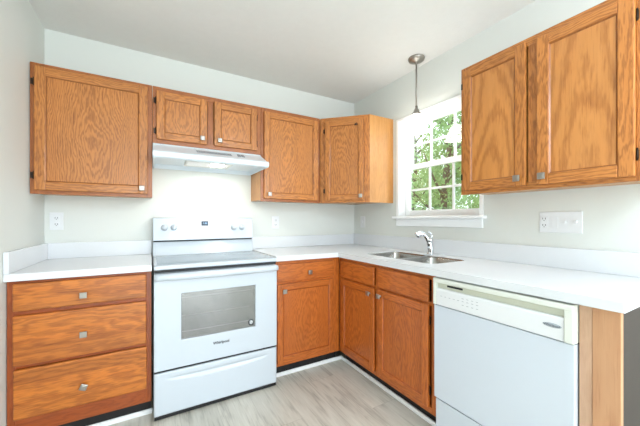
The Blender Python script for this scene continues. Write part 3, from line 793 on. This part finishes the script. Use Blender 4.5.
bmesh.ops.transform(t, matrix=Matrix.Translation((.533, -.6296, .779)) @ Matrix.Rotation(R(90), 4, 'X') @ Matrix.Diagonal((1, .27, 1, 1)), verts=t.verts); merge(b, t)
lg = mk('badge', b, M['badge'], kp, 'oval silver badge')
b = text_bm('Whirlpool', .0125, lambda x, y: (.533+x, -.6324, .779+y)); mk('logo', b, M['darkmark'], kp)
b = bmn(); box(b, .002, DW-.002, -.612, -.580, .060, .222, .003); mk('lower_panel', b, M['white_dw'], root)
b = bmn(); box(b, .004, DW-.004, -.560, -.545, .0, .058); mk('toe_kick', b, M['toe'], root)

# ------------------------------------------------------------------ pendant lamp
PX, PY = -.125, -.975
root = thing('pendant_lamp', 'lit white glass pendant lamp on a nickel rod in front of the window', 'lamp', (PX, PY, CH))
OFF[root.name] = Vector((PX, PY, CH))
T = Matrix.Translation
b = bmn(); lathe(b, [(0, -.001), (.062, -.001), (.064, -.006), (.058, -.020), (.035, -.030), (.012, -.034), (.010, -.046), (0, -.046)], T((PX, PY, CH)), n=36); mk('canopy', b, M['nickel'], root)
b = bmn(); tube(b, [(PX, PY, CH-.045), (PX, PY, 2.05)], .0062, 12); mk('rod', b, M['nickel'], root)
b = bmn(); lathe(b, [(.0, .062), (.010, .062), (.012, .040), (.018, .034), (.024, .012), (.036, .004), (.037, -.008), (.030, -.010), (0, -.010)], T((PX, PY, 2.008)), n=28); mk('socket', b, M['nickel'], root)
b = bmn()
prof = [(.032, .0), (.042, -.012), (.055, -.035), (.066, -.065), (.076, -.095), (.088, -.120), (.094, -.130)]
lathe(b, prof + [(r_-.003, z_-.0005) for r_, z_ in prof[::-1]], T((PX, PY, 1.999)), n=40)
mk('lamp_shade', b, M['opal'], root, 'glowing white bell glass shade')
b = bmn(); lathe(b, [(0, -.002), (.013, -.004), (.014, -.022), (.026, -.048), (.030, -.066), (.024, -.085), (0, -.095)], T((PX, PY, 1.997)), n=24); mk('bulb', b, M['bulb'], root)

# ------------------------------------------------------------------ unseen globe lights added behind the camera to brighten ceiling and room
for k, (lx, ly, lab) in enumerate(((-.85, -3.05, 'added unseen white fill globe nearest the kitchen counters'), (-1.40, -4.7, 'added unseen white fill globe far back near the rear opening'))):
    root = thing('fill_globe', lab, 'lamp', (lx, ly, CH), 0, 'added fill globes')
    b = bmn(); lathe(b, [(0, -.001), (.06, -.001), (.06, -.02), (.012, -.03), (0, -.03)], T((0, 0, CH)), n=28); mk('canopy', b, M['nickel'], root)
    b = bmn(); tube(b, [(0, 0, CH-.028), (0, 0, 2.21)], .006, 10); mk('rod', b, M['nickel'], root)
    b = bmn(); lathe(b, [(.18*math.sin(a*PI/20), .18*math.cos(a*PI/20)) for a in range(21)], T((0, 0, 2.03)), n=40); mk('globe', b, M['globe'], root)

# ------------------------------------------------------------------ outlets and switches
def plate_thing(name, label, cat, loc, rz, w, h):
    root = thing(name, label, cat, loc, rz, 'white wall plates')
    b = bmn(); box(b, -w/2, w/2, -.0065, -.0005, loc[2]-h/2, loc[2]+h/2, .002); mk('face_plate', b, M['plate'], root)
    return root
def receptacle(root, x, z, dx=0):
    b = bmn(); box(b, x-.016, x+.016, -.009, -.0062, z-.014, z+.014, .003); o = mk('socket_face', b, M['plate'], root)
    b = bmn()
    box(b, x-.0075, x-.0050, -.0097, -.0088, z-.003, z+.006); box(b, x+.0050, x+.0075, -.0097, -.0088, z-.003, z+.006); box(b, x-.002, x+.002, -.0097, -.0088, z-.010, z-.006)
    mk('socket_slots', b, M['slot'], o, 'dark socket slots')
r = plate_thing('wall_outlet', 'white duplex outlet low on the back wall near the left wall', 'outlet', (-2.491, 0, 1.166), 0, .072, .118)
receptacle(r, 0, 1.166+.021); receptacle(r, 0, 1.166-.021)
r = plate_thing('wall_outlet', 'white duplex outlet on the back wall just right of the stove', 'outlet', (-.921, 0, 1.150), 0, .072, .118)
receptacle(r, 0, 1.150+.021); receptacle(r, 0, 1.150-.021)
r = plate_thing('wall_switch', 'white single wall plate on the right wall close to the corner', 'switch', (0, -.153, 1.152), R(-90), .072, .118)
b = bmn(); box(b, -.006, .006, -.013, -.006, 1.145, 1.163, .002); mk('toggle', b, M['plate'], r)
r = plate_thing('wall_switch', 'wide white four-gang plate of outlet and switches under the right wall cabinet', 'switch', (0, -1.860, 1.162), R(-90), .192, .115)
b = bmn(); box(b, -.089, -.055, -.0085, -.006, 1.129, 1.195, .001); ro = mk('outlet_insert', b, M['plate'], r)
b = bmn()
for zz in (1.181, 1.145):
    box(b, -.080, -.0775, -.0092, -.0083, zz-.003, zz+.006); box(b, -.0675, -.065, -.0092, -.0083, zz-.003, zz+.006); box(b, -.0745, -.0705, -.0092, -.0083, zz-.011, zz-.007)
mk('socket_slots', b, M['slot'], ro, 'dark socket slots')
b = bmn(); box(b, -.040, -.008, -.0085, -.006, 1.129, 1.195, .001); mk('rocker', b, M['plate'], r)
for xx in (.024, .070):
    b = bmn(); box(b, xx-.006, xx+.006, -.0165, -.006, 1.158, 1.172, .002); mk('toggle', b, M['plate'], r)

# ------------------------------------------------------------------ shoe moulding along the toe kicks
def shoe(n, x0, x1, y0, y1):
    b = bmn(); box(b, x0, x1, y0, y1, 0.0, .030, .006, 0, 3); struct(mk('trim_%d' % n, b, M['trim']))
shoe(1, XL+.001, -1.930, -.549, -.5355)
shoe(2, -1.162, -.5355, -.549, -.5355)
shoe(3, -.549, -.5355, -1.533, -.5495)

# ------------------------------------------------------------------ outside the window
b = bmn(); box(b, .2, 40, -25, 35, -.75, -.70); struct(mk('ground', b, M['grass']))
rng = random.Random(11)
def crown(n, rx, ry, rz, cz, size, seed):
    g = random.Random(seed); b = bmn()
    lumps = [(g.uniform(-.65, .65)*rx, g.uniform(-.65, .65)*ry, cz+g.uniform(-.8, .8)*rz, g.uniform(.28, .5)) for _ in range(16)]
    for i in range(n):
        lx, ly, lz, lr = lumps[i % 16]
        while True:
            p = Vector((g.uniform(-1, 1), g.uniform(-1, 1), g.uniform(-1, 1)))
            if p.length < 1: break
        c = Vector((lx+p.x*lr*rx, ly+p.y*lr*ry, lz+p.z*lr*rz))
        a = Vector((g.uniform(-1, 1), g.uniform(-1, 1), g.uniform(-1, 1))).normalized(); s = size*g.uniform(.6, 1.3)
        q = a.orthogonal().normalized(); r_ = a.cross(q)
        vs = [b.verts.new(c+q*s), b.verts.new(c+r_*s*.5), b.verts.new(c-q*s), b.verts.new(c-r_*s*.5)]
        b.faces.new(vs)
    me = bpy.data.meshes.new('crown'); b.to_mesh(me); b.free(); return me
def trunk(h, r_, seed):
    g = random.Random(seed); b = bmn()
    tube(b, smooth_path([(0, 0, 0), (g.uniform(-.1, .1), g.uniform(-.1, .1), h*.35), (g.uniform(-.2, .2), g.uniform(-.2, .2), h*.7), (0, 0, h)]), [r_*(1-.75*i/18) for i in range(19)], 10)
    for k in range(7):
        z = h*(.3+.09*k); a = g.uniform(0, 2*PI); l = g.uniform(.8, 1.6)
        tube(b, smooth_path([(0, 0, z), (math.cos(a)*l*.5, math.sin(a)*l*.5, z+.35*l), (math.cos(a)*l, math.sin(a)*l, z+.9*l)], 4), [r_*.4*(1-.8*i/8) for i in range(9)], 6)
    me = bpy.data.meshes.new('trunk'); b.to_mesh(me); b.free(); me.materials.append(M['bark']); return me
CR = [crown(5200, 1.9, 1.9, 2.7, 3.6, .08, 3), crown(4800, 2.0, 2.0, 3.0, 4.2, .085, 5), crown(4500, 1.6, 1.6, 2.2, 2.6, .07, 8)]
for m_, lf in zip(CR, LEAF): m_.materials.append(lf)
TK = [trunk(6.6, .16, 1), trunk(7.4, .19, 2), trunk(4.6, .11, 4)]
spots = [(6, -1.4, 2), (6, 3.3, 0), (6.2, 8.0, 2), (10.2, -.6, 1), (10.2, 3.9, 0), (10.2, 8.4, 1), (10.4, 12.9, 0), (14.6, 1.5, 0), (14.6, 6.0, 1), (14.8, 10.5, 0), (19.2, 3.7, 1), (19.2, 8.2, 0), (19.2, 12.8, 1), (19.4, 17.4, 0)]
for i, (x, y, k) in enumerate(spots):
    o = thing('garden_tree', 'leafy green tree seen outside through the kitchen window', 'tree', (x, y, -.70), rng.uniform(0, 6), 'trees outside the window')
    for nm_, me in (('trunk', TK[k]), ('crown', CR[k])):
        c = bpy.data.objects.new(nm_, me); COL.objects.link(c); c.parent = o
    s = rng.uniform(.9, 1.05); o.scale = (s, s, s)
